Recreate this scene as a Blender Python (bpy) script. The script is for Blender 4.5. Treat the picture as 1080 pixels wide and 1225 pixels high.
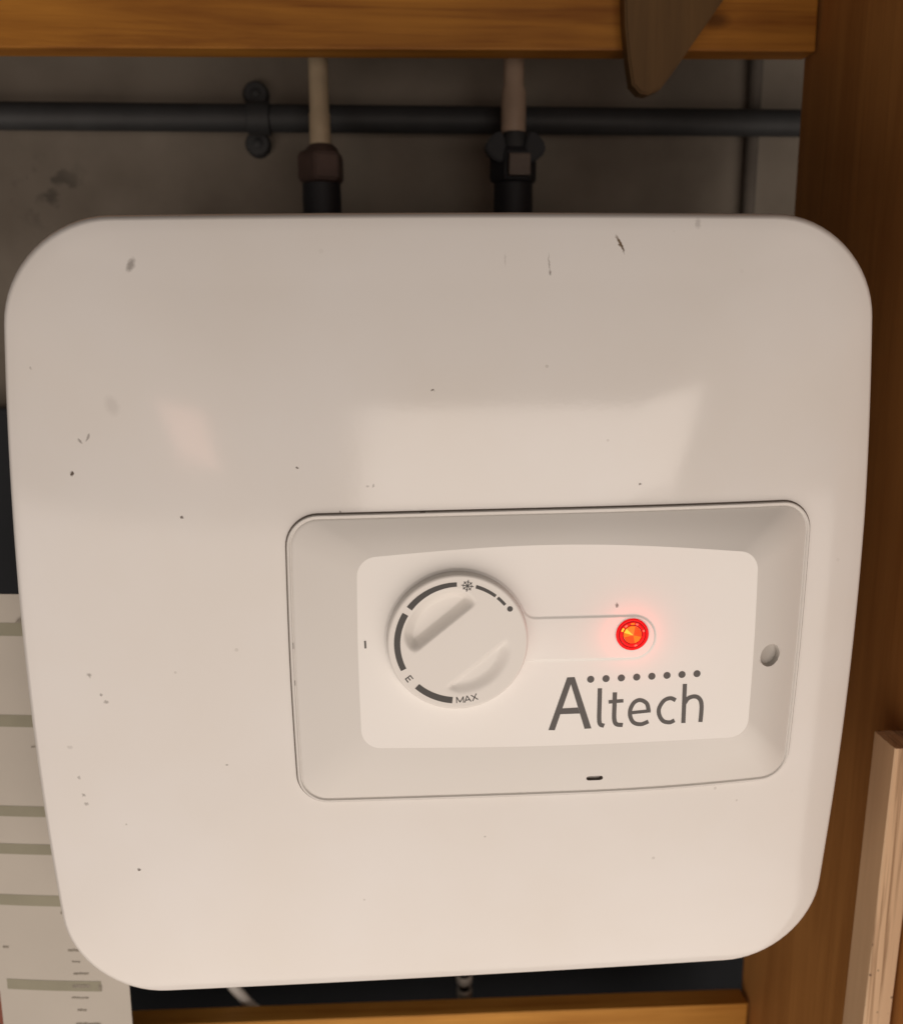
import bpy, bmesh, math, random
from mathutils import Vector, Matrix
from mathutils.geometry import delaunay_2d_cdt

random.seed(7)
scene = bpy.context.scene
col = scene.collection
for o in list(bpy.data.objects):
    bpy.data.objects.remove(o)

# ------------------------------------------------------------------ camera
yaw, pitch, roll = 0.06480, 0.19753, -0.00372
cam_loc = Vector((-0.02577, -0.39126, 0.13098))
fw = Vector((math.sin(yaw) * math.cos(pitch), math.cos(yaw) * math.cos(pitch), -math.sin(pitch)))
rt0 = Vector((math.cos(yaw), -math.sin(yaw), 0))
up0 = rt0.cross(fw)
rt = rt0 * math.cos(roll) + up0 * math.sin(roll)
up = -rt0 * math.sin(roll) + up0 * math.cos(roll)
cd = bpy.data.cameras.new('camera')
cd.sensor_fit = 'HORIZONTAL'
cd.sensor_width = 36.0
cd.lens = 36.0
cd.clip_start = 0.01
cd.clip_end = 50
cd.dof.use_dof = True
cd.dof.focus_distance = 0.385
cd.dof.aperture_fstop = 10.0
cam = bpy.data.objects.new('camera', cd)
col.objects.link(cam)
M = Matrix((rt, up, -fw)).transposed().to_4x4()
M.translation = cam_loc
cam.matrix_world = M
scene.camera = cam

# ------------------------------------------------------------------ light
world = bpy.data.worlds.new('World')
scene.world = world
world.use_nodes = True
bg = world.node_tree.nodes['Background']
bg.inputs['Color'].default_value = (1.0, 0.82, 0.68, 1)
bg.inputs['Strength'].default_value = 0.015


def area(name, loc, target, sx, sy, watts, colour):
    l = bpy.data.lights.new(name, 'AREA')
    l.shape = 'RECTANGLE'
    l.size, l.size_y = sx, sy
    l.energy = watts
    l.color = colour
    o = bpy.data.objects.new(name, l)
    col.objects.link(o)
    o.location = loc
    d = Vector(target) - Vector(loc)
    o.rotation_euler = d.to_track_quat('-Z', 'Y').to_euler()
    return o


# the lit kitchen in front of the cupboard
area('room_light', (0.29, -1.30, 0.005), (0.29, 0, 0.005), 0.76, 0.34, 2.7, (1.0, 0.868, 0.765))
area('floor_light', (-0.12, -0.85, -0.78), (-0.12, 0, -0.30), 3.0, 1.35, 21.5, (1.0, 0.868, 0.765))
area('ceiling_light', (0.10, -1.05, 0.95), (0.05, 0, 0), 2.2, 0.8, 1.6, (1.0, 0.868, 0.765))
area('reflection_lamp', (-0.56, -1.30, 0.01), (-0.56, 0, 0.01), 0.16, 0.20, 0.26, (1.0, 0.52, 0.42))  # unseen lamp added for the pink square reflected in the cover

scene.view_settings.view_transform = 'Standard'
scene.view_settings.look = 'None'
scene.view_settings.exposure = 0.0
scene.view_settings.gamma = 1.0
scene.render.engine = 'CYCLES'
scene.cycles.use_denoising = True
scene.cycles.max_bounces = 8


# ------------------------------------------------------------------ materials
def new_mat(name):
    m = bpy.data.materials.new(name)
    m.use_nodes = True
    return m, m.node_tree.nodes, m.node_tree.links, m.node_tree.nodes['Principled BSDF']


def plain(name, rgb, rough=0.5, metal=0.0, noise=0.08, nscale=60.0, bump=0.0, spec=0.5):
    """one base colour with a little uneven tone and fine relief"""
    m, N, L, b = new_mat(name)
    tc = N.new('ShaderNodeTexCoord')
    n = N.new('ShaderNodeTexNoise')
    n.inputs['Scale'].default_value = nscale
    n.inputs['Detail'].default_value = 5
    L.new(tc.outputs['Object'], n.inputs['Vector'])
    r = N.new('ShaderNodeValToRGB')
    r.color_ramp.elements[0].position = 0.3
    r.color_ramp.elements[1].position = 0.7
    r.color_ramp.elements[0].color = (*[c * (1 - noise) for c in rgb], 1)
    r.color_ramp.elements[1].color = (*[min(1, c * (1 + noise)) for c in rgb], 1)
    L.new(n.outputs['Fac'], r.inputs['Fac'])
    L.new(r.outputs['Color'], b.inputs['Base Color'])
    b.inputs['Roughness'].default_value = rough
    b.inputs['Metallic'].default_value = metal
    b.inputs['Specular IOR Level'].default_value = spec
    if bump:
        bp = N.new('ShaderNodeBump')
        bp.inputs['Strength'].default_value = bump
        bp.inputs['Distance'].default_value = 0.001
        L.new(n.outputs['Fac'], bp.inputs['Height'])
        L.new(bp.outputs['Normal'], b.inputs['Normal'])
    return m


def wood(name, dark, light, axis='X', rough=0.55, scale=1.0, knots=()):
    m, N, L, b = new_mat(name)
    tc = N.new('ShaderNodeTexCoord')
    mp = N.new('ShaderNodeMapping')
    s = {'X': (4, 70, 70), 'Z': (70, 70, 4), 'Y': (70, 4, 70)}[axis]
    mp.inputs['Scale'].default_value = [v * scale for v in s]
    L.new(tc.outputs['Object'], mp.inputs['Vector'])
    n1 = N.new('ShaderNodeTexNoise')
    n1.inputs['Scale'].default_value = 1.0
    n1.inputs['Detail'].default_value = 6
    n1.inputs['Roughness'].default_value = 0.65
    n1.inputs['Distortion'].default_value = 0.6
    L.new(mp.outputs['Vector'], n1.inputs['Vector'])
    n2 = N.new('ShaderNodeTexNoise')
    n2.inputs['Scale'].default_value = 9.0
    n2.inputs['Detail'].default_value = 3
    L.new(tc.outputs['Object'], n2.inputs['Vector'])
    mix = N.new('ShaderNodeMath')
    mix.operation = 'MULTIPLY_ADD'
    mix.inputs[1].default_value = 0.45
    L.new(n2.outputs['Fac'], mix.inputs[0])
    L.new(n1.outputs['Fac'], mix.inputs[2])
    r = N.new('ShaderNodeValToRGB')
    r.color_ramp.elements[0].position = 0.52
    r.color_ramp.elements[1].position = 0.92
    r.color_ramp.elements[0].color = (*dark, 1)
    r.color_ramp.elements[1].color = (*light, 1)
    mp3 = N.new('ShaderNodeMapping')
    mp3.inputs['Scale'].default_value = [v * (2.5 if v < 10 else 7) for v in s]
    L.new(tc.outputs['Object'], mp3.inputs['Vector'])
    n5 = N.new('ShaderNodeTexNoise')
    n5.inputs['Scale'].default_value = 1.0
    n5.inputs['Detail'].default_value = 3
    L.new(mp3.outputs['Vector'], n5.inputs['Vector'])
    pr = N.new('ShaderNodeMapRange')
    pr.inputs['From Min'].default_value = 0.30
    pr.inputs['From Max'].default_value = 0.45
    pr.inputs['To Min'].default_value = -0.14
    pr.inputs['To Max'].default_value = 0.0
    L.new(n5.outputs['Fac'], pr.inputs['Value'])
    ad = N.new('ShaderNodeMath')
    ad.operation = 'ADD'
    L.new(mix.outputs[0], ad.inputs[0])
    L.new(pr.outputs['Result'], ad.inputs[1])
    L.new(ad.outputs[0], r.inputs['Fac'])
    out = r.outputs['Color']
    for (kx, ky, kz, rx, rz) in knots:
        km = N.new('ShaderNodeMapping')
        km.vector_type = 'TEXTURE'
        km.inputs['Location'].default_value = (kx, ky, kz)
        km.inputs['Scale'].default_value = (rx, 1.0, rz)
        L.new(tc.outputs['Object'], km.inputs['Vector'])
        ln = N.new('ShaderNodeVectorMath')
        ln.operation = 'LENGTH'
        L.new(km.outputs['Vector'], ln.inputs[0])
        mr = N.new('ShaderNodeMapRange')
        mr.inputs['From Min'].default_value = 0.35
        mr.inputs['From Max'].default_value = 1.0
        mr.inputs['To Min'].default_value = 0.75
        mr.inputs['To Max'].default_value = 0.0
        L.new(ln.outputs['Value'], mr.inputs['Value'])
        mx = N.new('ShaderNodeMix')
        mx.data_type = 'RGBA'
        L.new(mr.outputs['Result'], mx.inputs['Factor'])
        L.new(out, mx.inputs['A'])
        mx.inputs['B'].default_value = (*[c * 0.4 for c in dark], 1)
        out = mx.outputs['Result']
    L.new(out, b.inputs['Base Color'])
    b.inputs['Roughness'].default_value = rough
    b.inputs['Specular IOR Level'].default_value = 0.3
    bp = N.new('ShaderNodeBump')
    bp.inputs['Strength'].default_value = 0.25
    bp.inputs['Distance'].default_value = 0.0006
    L.new(n1.outputs['Fac'], bp.inputs['Height'])
    L.new(bp.outputs['Normal'], b.inputs['Normal'])
    return m


# dirt and chips on the enamel: x, z (mm), half width, half height (mm), turn (deg), strength, tone
MARKS = [
    (-128.9, 157.5, 1.7, 3.1, -25, .55, 0), (68.8, 166.6, .75, 3.6, 25, .95, 1), (70.0, 164.2, .5, 2.2, 15, .7, 0),
    (39.4, 158.3, .35, 4.4, 2, .45, 0), (39.6, 154.6, .5, 1.3, 0, .7, 0), (101.8, 174.6, 1.3, 2.4, 0, .25, 0),
    (-153.8, 87.4, .6, 1.4, 40, .55, 0), (-150.3, 89.0, .6, 1.9, -25, .5, 0), (-158.3, 73.9, .75, 1.25, 0, .95, 0),
    (-65.3, 76.2, .6, .5, 0, .9, 0), (-9.1, 107.3, .8, .5, 0, .9, 0), (-34.1, 68.3, .4, 1.0, -20, .5, 0),
    (-36.6, 68.0, .9, .4, 0, .35, 0), (78.4, 67.4, .7, .6, 0, .95, 0), (-113.6, 55.6, .75, .7, 0, .85, 0),
    (-158.3, -14.3, 1.1, 1.1, 0, .55, 0), (-153.7, -23.2, .7, .9, 0, .55, 0), (-151.8, -26.4, 1.2, .9, 0, .5, 0),
    (-167.2, -62.8, .8, .9, 0, .4, 0), (-165.8, -71.3, 1.0, .9, 0, .55, 0), (-165.0, -75.4, 1.1, .9, 0, .5, 0),
    (-170.0, -48.4, 1.4, .9, 0, .2, 0), (-143.3, -107.2, .8, .7, 0, .95, 0), (-100.7, -55.3, .6, .5, 0, .5, 0),
    (13.2, -94.8, .5, .45, 0, .8, 0), (-139.3, 101.9, 3.0, 4.5, 20, .12, 0), (21.2, 159.6, .4, 3.0, 0, .18, 0),
    (-172.0, 117.0, .7, .7, 0, .3, 0), (-48.0, 57.6, .6, .5, 0, .6, 0),
]


def enamel(name, rgb, rough, marks=(), wear=0.03):
    m, N, L, b = new_mat(name)
    tc = N.new('ShaderNodeTexCoord')
    # uneven tone, very faint
    n = N.new('ShaderNodeTexNoise')
    n.inputs['Scale'].default_value = 14
    n.inputs['Detail'].default_value = 6
    L.new(tc.outputs['Object'], n.inputs['Vector'])
    r = N.new('ShaderNodeValToRGB')
    r.color_ramp.elements[0].position = 0.25
    r.color_ramp.elements[1].position = 0.75
    r.color_ramp.elements[0].color = (rgb[0] * (1 - wear * .7), rgb[1] * (1 - wear), rgb[2] * (1 - wear * 1.5), 1)
    r.color_ramp.elements[1].color = (*rgb, 1)
    L.new(n.outputs['Fac'], r.inputs['Fac'])
    out = r.outputs['Color']
    if marks:
        # fine dust specks
        vo = N.new('ShaderNodeTexVoronoi')
        vo.inputs['Scale'].default_value = 75
        L.new(tc.outputs['Object'], vo.inputs['Vector'])
        sp = N.new('ShaderNodeSeparateColor')
        L.new(vo.outputs['Color'], sp.inputs[0])
        th = N.new('ShaderNodeMapRange')
        th.inputs['From Min'].default_value = 0.55
        th.inputs['From Max'].default_value = 1.0
        th.inputs['To Min'].default_value = 0.0
        th.inputs['To Max'].default_value = 0.075
        L.new(sp.outputs[0], th.inputs['Value'])
        lt = N.new('ShaderNodeMath')
        lt.operation = 'LESS_THAN'
        L.new(vo.outputs['Distance'], lt.inputs[0])
        L.new(th.outputs['Result'], lt.inputs[1])
        ms = N.new('ShaderNodeMath')
        ms.operation = 'MULTIPLY'
        L.new(lt.outputs[0], ms.inputs[0])
        L.new(sp.outputs[1], ms.inputs[1])
        ms2 = N.new('ShaderNodeMath')
        ms2.operation = 'MULTIPLY'
        ms2.inputs[1].default_value = 0.35
        L.new(ms.outputs[0], ms2.inputs[0])
        mxs = N.new('ShaderNodeMix')
        mxs.data_type = 'RGBA'
        L.new(ms2.outputs[0], mxs.inputs['Factor'])
        L.new(out, mxs.inputs['A'])
        mxs.inputs['B'].default_value = (0.22, 0.18, 0.14, 1)
        out = mxs.outputs['Result']
        # ragged outlines
        nd = N.new('ShaderNodeTexNoise')
        nd.inputs['Scale'].default_value = 900
        nd.inputs['Detail'].default_value = 3
        L.new(tc.outputs['Object'], nd.inputs['Vector'])
        sub = N.new('ShaderNodeVectorMath')
        sub.operation = 'MULTIPLY_ADD'
        sub.inputs[1].default_value = (0.0016,) * 3
        L.new(nd.outputs['Color'], sub.inputs[0])
        L.new(tc.outputs['Object'], sub.inputs[2])
        off = N.new('ShaderNodeVectorMath')
        off.operation = 'SUBTRACT'
        off.inputs[1].default_value = (0.0008,) * 3
        L.new(sub.outputs['Vector'], off.inputs[0])
        for tone in (0, 1):
            acc = None
            for (x, z, a, h, turn, st, tn) in marks:
                if tn != tone:
                    continue
                mp = N.new('ShaderNodeMapping')
                mp.vector_type = 'TEXTURE'
                mp.inputs['Location'].default_value = (x / 1000, 0, z / 1000)
                mp.inputs['Rotation'].default_value = (0, math.radians(-turn), 0)
                mp.inputs['Scale'].default_value = (a / 1000, 1, h / 1000)
                L.new(off.outputs['Vector'], mp.inputs['Vector'])
                ln = N.new('ShaderNodeVectorMath')
                ln.operation = 'LENGTH'
                L.new(mp.outputs['Vector'], ln.inputs[0])
                mr = N.new('ShaderNodeMapRange')
                mr.inputs['From Min'].default_value = 0.45
                mr.inputs['From Max'].default_value = 1.15
                mr.inputs['To Min'].default_value = st
                mr.inputs['To Max'].default_value = 0
                L.new(ln.outputs['Value'], mr.inputs['Value'])
                if acc is None:
                    acc = mr.outputs['Result']
                else:
                    mxm = N.new('ShaderNodeMath')
                    mxm.operation = 'MAXIMUM'
                    L.new(acc, mxm.inputs[0])
                    L.new(mr.outputs['Result'], mxm.inputs[1])
                    acc = mxm.outputs[0]
            if acc is None:
                continue
            mx = N.new('ShaderNodeMix')
            mx.data_type = 'RGBA'
            L.new(acc, mx.inputs['Factor'])
            L.new(out, mx.inputs['A'])
            mx.inputs['B'].default_value = ((0.10, 0.075, 0.06, 1), (0.12, 0.07, 0.025, 1))[tone]
            out = mx.outputs['Result']
    L.new(out, b.inputs['Base Color'])
    # greasy, slightly uneven gloss
    n3 = N.new('ShaderNodeTexNoise')
    n3.inputs['Scale'].default_value = 30
    n3.inputs['Detail'].default_value = 8
    L.new(tc.outputs['Object'], n3.inputs['Vector'])
    rr = N.new('ShaderNodeMapRange')
    rr.inputs['To Min'].default_value = rough - 0.03
    rr.inputs['To Max'].default_value = rough + 0.05
    L.new(n3.outputs['Fac'], rr.inputs['Value'])
    L.new(rr.outputs['Result'], b.inputs['Roughness'])
    b.inputs['Specular IOR Level'].default_value = 0.5
    # faint orange peel
    n4 = N.new('ShaderNodeTexNoise')
    n4.inputs['Scale'].default_value = 420
    n4.inputs['Detail'].default_value = 2
    L.new(tc.outputs['Object'], n4.inputs['Vector'])
    bp = N.new('ShaderNodeBump')
    bp.inputs['Strength'].default_value = 0.05
    bp.inputs['Distance'].default_value = 0.0003
    L.new(n4.outputs['Fac'], bp.inputs['Height'])
    L.new(bp.outputs['Normal'], b.inputs['Normal'])
    return m


def emit(name, rgb, strength, base=(0.12, 0.002, 0.002)):
    m, N, L, b = new_mat(name)
    b.inputs['Base Color'].default_value = (*base, 1)
    b.inputs['Emission Color'].default_value = (*rgb, 1)
    b.inputs['Emission Strength'].default_value = strength
    b.inputs['Roughness'].default_value = 0.2
    b.inputs['Specular IOR Level'].default_value = 0.15
    return m


def plaster():
    m, N, L, b = new_mat('plaster')
    tc = N.new('ShaderNodeTexCoord')
    n = N.new('ShaderNodeTexNoise')
    n.inputs['Scale'].default_value = 7
    n.inputs['Detail'].default_value = 7
    L.new(tc.outputs['Object'], n.inputs['Vector'])
    r = N.new('ShaderNodeValToRGB')
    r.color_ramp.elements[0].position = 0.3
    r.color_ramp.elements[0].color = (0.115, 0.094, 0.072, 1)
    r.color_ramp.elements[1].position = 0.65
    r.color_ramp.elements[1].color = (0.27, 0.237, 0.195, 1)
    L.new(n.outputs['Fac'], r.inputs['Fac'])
    # mould stain near the left of the heater
    mp = N.new('ShaderNodeMapping')
    mp.vector_type = 'TEXTURE'
    mp.inputs['Location'].default_value = (-0.276, 0.33, 0.234)
    mp.inputs['Scale'].default_value = (0.034, 1, 0.030)
    L.new(tc.outputs['Object'], mp.inputs['Vector'])
    ln = N.new('ShaderNodeVectorMath')
    ln.operation = 'LENGTH'
    L.new(mp.outputs['Vector'], ln.inputs[0])
    n2 = N.new('ShaderNodeTexNoise')
    n2.inputs['Scale'].default_value = 75
    n2.inputs['Detail'].default_value = 4
    L.new(tc.outputs['Object'], n2.inputs['Vector'])
    f1 = N.new('ShaderNodeMapRange')
    f1.inputs['From Min'].default_value = 0.4
    f1.inputs['From Max'].default_value = 1.0
    f1.inputs['To Min'].default_value = 1
    f1.inputs['To Max'].default_value = 0
    L.new(ln.outputs['Value'], f1.inputs['Value'])
    f2 = N.new('ShaderNodeMapRange')
    f2.inputs['From Min'].default_value = 0.5
    f2.inputs['From Max'].default_value = 0.62
    f2.inputs['To Max'].default_value = 0.6
    L.new(n2.outputs['Fac'], f2.inputs['Value'])
    mu = N.new('ShaderNodeMath')
    mu.operation = 'MULTIPLY'
    L.new(f1.outputs['Result'], mu.inputs[0])
    L.new(f2.outputs['Result'], mu.inputs[1])
    mx = N.new('ShaderNodeMix')
    mx.data_type = 'RGBA'
    L.new(mu.outputs[0], mx.inputs['Factor'])
    L.new(r.outputs['Color'], mx.inputs['A'])
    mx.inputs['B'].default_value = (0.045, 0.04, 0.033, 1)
    L.new(mx.outputs['Result'], b.inputs['Base Color'])
    b.inputs['Roughness'].default_value = 0.9
    bp = N.new('ShaderNodeBump')
    bp.inputs['Strength'].default_value = 0.4
    bp.inputs['Distance'].default_value = 0.002
    L.new(n.outputs['Fac'], bp.inputs['Height'])
    L.new(bp.outputs['Normal'], b.inputs['Normal'])
    return m


def ply_mat():
    """plywood: veneer on the broad side, thin stacked layers with specks on the sawn edges"""
    m, N, L, b = new_mat('plywood')
    tc = N.new('ShaderNodeTexCoord')
    ge = N.new('ShaderNodeNewGeometry')
    sx = N.new('ShaderNodeSeparateXYZ')
    L.new(ge.outputs['Normal'], sx.inputs[0])
    ab = N.new('ShaderNodeMath')
    ab.operation = 'ABSOLUTE'
    L.new(sx.outputs['X'], ab.inputs[0])
    gt = N.new('ShaderNodeMath')
    gt.operation = 'GREATER_THAN'
    gt.inputs[1].default_value = 0.75
    L.new(ab.outputs[0], gt.inputs[0])
    # layers
    mp = N.new('ShaderNodeMapping')
    mp.inputs['Scale'].default_value = (420, 25, 9)
    L.new(tc.outputs['Object'], mp.inputs['Vector'])
    n = N.new('ShaderNodeTexNoise')
    n.inputs['Scale'].default_value = 1
    n.inputs['Detail'].default_value = 4
    n.inputs['Distortion'].default_value = 0.5
    L.new(mp.outputs['Vector'], n.inputs['Vector'])
    r = N.new('ShaderNodeValToRGB')
    r.color_ramp.elements[0].position = 0.33
    r.color_ramp.elements[0].color = (0.33, 0.19, 0.10, 1)
    r.color_ramp.elements[1].position = 0.55
    r.color_ramp.elements[1].color = (0.80, 0.57, 0.36, 1)
    L.new(n.outputs['Fac'], r.inputs['Fac'])
    # specks
    v = N.new('ShaderNodeTexVoronoi')
    v.inputs['Scale'].default_value = 120
    L.new(tc.outputs['Object'], v.inputs['Vector'])
    sp = N.new('ShaderNodeMapRange')
    sp.inputs['From Min'].default_value = 0.06
    sp.inputs['From Max'].default_value = 0.12
    sp.inputs['To Min'].default_value = 0.8
    sp.inputs['To Max'].default_value = 0
    L.new(v.outputs['Distance'], sp.inputs['Value'])
    m1 = N.new('ShaderNodeMix')
    m1.data_type = 'RGBA'
    L.new(sp.outputs['Result'], m1.inputs['Factor'])
    L.new(r.outputs['Color'], m1.inputs['A'])
    m1.inputs['B'].default_value = (0.16, 0.09, 0.05, 1)
    # veneer
    mp2 = N.new('ShaderNodeMapping')
    mp2.inputs['Scale'].default_value = (60, 90, 7)
    L.new(tc.outputs['Object'], mp2.inputs['Vector'])
    n2 = N.new('ShaderNodeTexNoise')
    n2.inputs['Scale'].default_value = 1
    n2.inputs['Detail'].default_value = 5
    L.new(mp2.outputs['Vector'], n2.inputs['Vector'])
    r2 = N.new('ShaderNodeValToRGB')
    r2.color_ramp.elements[0].position = 0.3
    r2.color_ramp.elements[0].color = (0.70, 0.455, 0.26, 1)
    r2.color_ramp.elements[1].position = 0.7
    r2.color_ramp.elements[1].color = (0.80, 0.54, 0.315, 1)
    L.new(n2.outputs['Fac'], r2.inputs['Fac'])
    m2 = N.new('ShaderNodeMix')
    m2.data_type = 'RGBA'
    L.new(gt.outputs[0], m2.inputs['Factor'])
    L.new(m1.outputs['Result'], m2.inputs['A'])
    L.new(r2.outputs['Color'], m2.inputs['B'])
    L.new(m2.outputs['Result'], b.inputs['Base Color'])
    b.inputs['Roughness'].default_value = 0.75
    bp = N.new('ShaderNodeBump')
    bp.inputs['Strength'].default_value = 0.4
    bp.inputs['Distance'].default_value = 0.0008
    L.new(n.outputs['Fac'], bp.inputs['Height'])
    L.new(bp.outputs['Normal'], b.inputs['Normal'])
    return m


MAT = dict(
    cover=enamel('white_enamel', (0.80, 0.785, 0.77), 0.10, MARKS, 0.06),
    frame=enamel('grey_white_plastic', (0.73, 0.715, 0.69), 0.36),
    plate=enamel('white_plastic', (0.90, 0.89, 0.87), 0.33,
                 [(68.8, 15.7, .7, 1.0, 10, .8, 0)]),
    knob=enamel('knob_plastic', (0.82, 0.80, 0.77), 0.30),
    casing=plain('casing_plastic', (0.5, 0.49, 0.47), 0.5),
    painted_gap=plain('dark_gap_brown', (0.13, 0.105, 0.085), 0.6),  # dark brown of the painted shadow gap, also on small dark parts
    ink=plain('grey_ink', (0.085, 0.078, 0.075), 0.45, noise=0.05),
    knob_ink=plain('knob_ink', (0.045, 0.042, 0.040), 0.4, noise=0.05),
    hole=plain('recess_plastic', (0.47, 0.45, 0.42), 0.5),
    pine=wood('pine_rail', (0.25, 0.085, 0.010), (0.52, 0.22, 0.030), 'X',
              knots=[(0.176, 0.2, 0.318, 0.012, 0.006), (-0.12, 0.2, 0.335, 0.016, 0.007)]),
    pine_lit=wood('lit_pine_rail', (0.46, 0.185, 0.026), (0.74, 0.37, 0.075), 'X',  # same pine, lightened to paint the stronger light on the lower rail
                    knots=[(0.185, 0.2, -0.405, 0.012, 0.012)]),
    side=wood('brown_side_panel', (0.38, 0.160, 0.042), (0.54, 0.25, 0.072), 'Z', scale=0.7),
    wedge=wood('old_wedge_wood', (0.125, 0.070, 0.026), (0.18, 0.10, 0.036), 'Z', scale=0.8),
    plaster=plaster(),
    navy=plain('blue_black', (0.019, 0.023, 0.029), 0.75, noise=0.15, nscale=12),
    grey_pipe=plain('dark_grey_pipe', (0.038, 0.040, 0.042), 0.6, noise=0.15, nscale=40),
    wall_band=plain('wall_band_grey', (0.135, 0.118, 0.10), 0.9, noise=0.2, nscale=40),
    cream_pipe=plain('cream_pipe', (0.50, 0.40, 0.27), 0.5, noise=0.12, nscale=50),
    beige_pipe=plain('beige_pipe', (0.42, 0.31, 0.23), 0.5, noise=0.12, nscale=50),
    valve=plain('tarnished_valve', (0.12, 0.09, 0.072), 0.5, metal=0.2, noise=0.2),
    black=plain('black_rubber', (0.012, 0.013, 0.017), 0.6),
    brass=plain('dull_brass', (0.10, 0.065, 0.055), 0.5, metal=0.4, noise=0.2),
    steel=plain('dull_steel', (0.62, 0.59, 0.54), 0.35, metal=0.15, noise=0.2),
    cable=plain('grey_cable', (0.85, 0.83, 0.79), 0.4),
    paper=plain('paper', (0.50, 0.465, 0.41), 0.8, noise=0.03, nscale=20),
    band=plain('olive_print', (0.29, 0.275, 0.205), 0.8, noise=0.05),
    print=plain('grey_print', (0.27, 0.243, 0.20), 0.8, noise=0.2, nscale=900),
    redprint=plain('red_print', (0.20, 0.06, 0.035), 0.8),
    ply=ply_mat(),
    led_red=emit('lamp_red', (1.0, 0.008, 0.010), 0.8),
    led_dark=emit('lamp_deep_red', (1.0, 0.0, 0.0), 0.12),
    led_y=emit('lamp_yellow', (1.0, 0.55, 0.04), 1.25),
    led_g=emit('lamp_glint', (1.0, 0.16, 0.10), 1.2),
    led_o=emit('lamp_orange', (1.0, 0.20, 0.006), 1.1),
    led_r=emit('lamp_orange_red', (1.0, 0.075, 0.004), 1.1),
)


# ------------------------------------------------------------------ helpers
def tag(o, label=None, cat=None, group=None, kind=None):
    if label: o['label'] = label
    if cat: o['category'] = cat
    if group: o['group'] = group
    if kind: o['kind'] = kind
    return o


def empty(name, loc):
    o = bpy.data.objects.new(name, None)
    o.empty_display_size = 0.02
    col.objects.link(o)
    o.location = loc
    return o


def obj(name, bm, mat, parent=None, smooth=None):
    me = bpy.data.meshes.new(name)
    bmesh.ops.recalc_face_normals(bm, faces=bm.faces) if smooth != 'keep' else None
    bm.to_mesh(me)
    bm.free()
    mats = mat if isinstance(mat, (list, tuple)) else [mat]
    for mm in mats:
        me.materials.append(MAT[mm])
    o = bpy.data.objects.new(name, me)
    col.objects.link(o)
    if parent is not None:
        o.parent = parent
        q = parent
        loc = Vector((0, 0, 0))
        while q is not None:            # parents are only ever translated
            loc += q.location
            q = q.parent
        o.location = -loc
    if smooth:
        for f in me.polygons:
            f.use_smooth = True
        ang = 40 if smooth in (True, 'keep') else smooth
        try:
            me.set_sharp_from_angle(angle=math.radians(ang))
        except Exception:
            pass
    return o


def box(bm, x0, x1, y0, y1, z0, z1, bevel=0.0, mat=None):
    r = bmesh.ops.create_cube(bm, size=1)
    for v in r['verts']:
        v.co = Vector(((x0 + x1) / 2 + v.co.x * (x1 - x0), (y0 + y1) / 2 + v.co.y * (y1 - y0),
                       (z0 + z1) / 2 + v.co.z * (z1 - z0)))
    if bevel:
        es = list({e for v in r['verts'] for e in v.link_edges})
        bmesh.ops.bevel(bm, geom=es, offset=bevel, segments=2, profile=0.7, affect='EDGES')


def cyl(bm, p0, p1, r0, r1=None, n=32, caps=True):
    r1 = r0 if r1 is None else r1
    p0, p1 = Vector(p0), Vector(p1)
    d = p1 - p0
    q = d.to_track_quat('Z', 'Y')
    A, B = [], []
    for i in range(n):
        a = 2 * math.pi * i / n
        u = q @ Vector((math.cos(a), math.sin(a), 0))
        A.append(bm.verts.new(p0 + u * r0))
        B.append(bm.verts.new(p1 + u * r1))
    for i in range(n):
        j = (i + 1) % n
        bm.faces.new((A[i], A[j], B[j], B[i]))
    if caps:
        bm.faces.new(A[::-1])
        bm.faces.new(B)


def lathe(bm, c, axis, prof, n=48, start=0.0):
    """prof: (radius, distance along axis)"""
    q = Vector(axis).to_track_quat('Z', 'Y')
    rings = []
    for (r, h) in prof:
        ring = []
        for i in range(n):
            a = 2 * math.pi * i / n + start
            ring.append(bm.verts.new(Vector(c) + q @ Vector((r * math.cos(a), r * math.sin(a), h))))
        rings.append(ring)
    for k in range(len(rings) - 1):
        for i in range(n):
            j = (i + 1) % n
            bm.faces.new((rings[k][i], rings[k][j], rings[k + 1][j], rings[k + 1][i]))
    bm.faces.new(rings[0][::-1])
    bm.faces.new(rings[-1])


def tube(bm, pts, r, n=12):
    pts = smooth_line(pts, 8)
    P = [Vector(p) for p in pts]
    rings = []
    ref = Vector((0, 1, 0))
    for i, p in enumerate(P):
        t = (P[min(i + 1, len(P) - 1)] - P[max(i - 1, 0)]).normalized()
        a = t.cross(ref).normalized()
        b = t.cross(a)
        rings.append([bm.verts.new(p + (a * math.cos(2 * math.pi * k / n) + b * math.sin(2 * math.pi * k / n)) * r)
                      for k in range(n)])
    for i in range(len(rings) - 1):
        for k in range(n):
            j = (k + 1) % n
            bm.faces.new((rings[i][k], rings[i][j], rings[i + 1][j], rings[i + 1][k]))
    bm.faces.new(rings[0][::-1])
    bm.faces.new(rings[-1])


def smooth_line(pts, k=8):
    """Catmull-Rom through the points"""
    if len(pts) < 3:
        return [tuple(p) for p in pts]
    P = [Vector(p) for p in pts]
    out = []
    for i in range(len(P) - 1):
        p0 = P[i - 1] if i > 0 else P[i] * 2 - P[i + 1]
        p1, p2 = P[i], P[i + 1]
        p3 = P[i + 2] if i + 2 < len(P) else P[i + 1] * 2 - P[i]
        for s in range(k):
            t = s / k
            out.append(0.5 * ((2 * p1) + (p2 - p0) * t + (2 * p0 - 5 * p1 + 4 * p2 - p3) * t * t +
                              (-p0 + 3 * p1 - 3 * p2 + p3) * t ** 3))
    out.append(P[-1])
    return out


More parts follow.
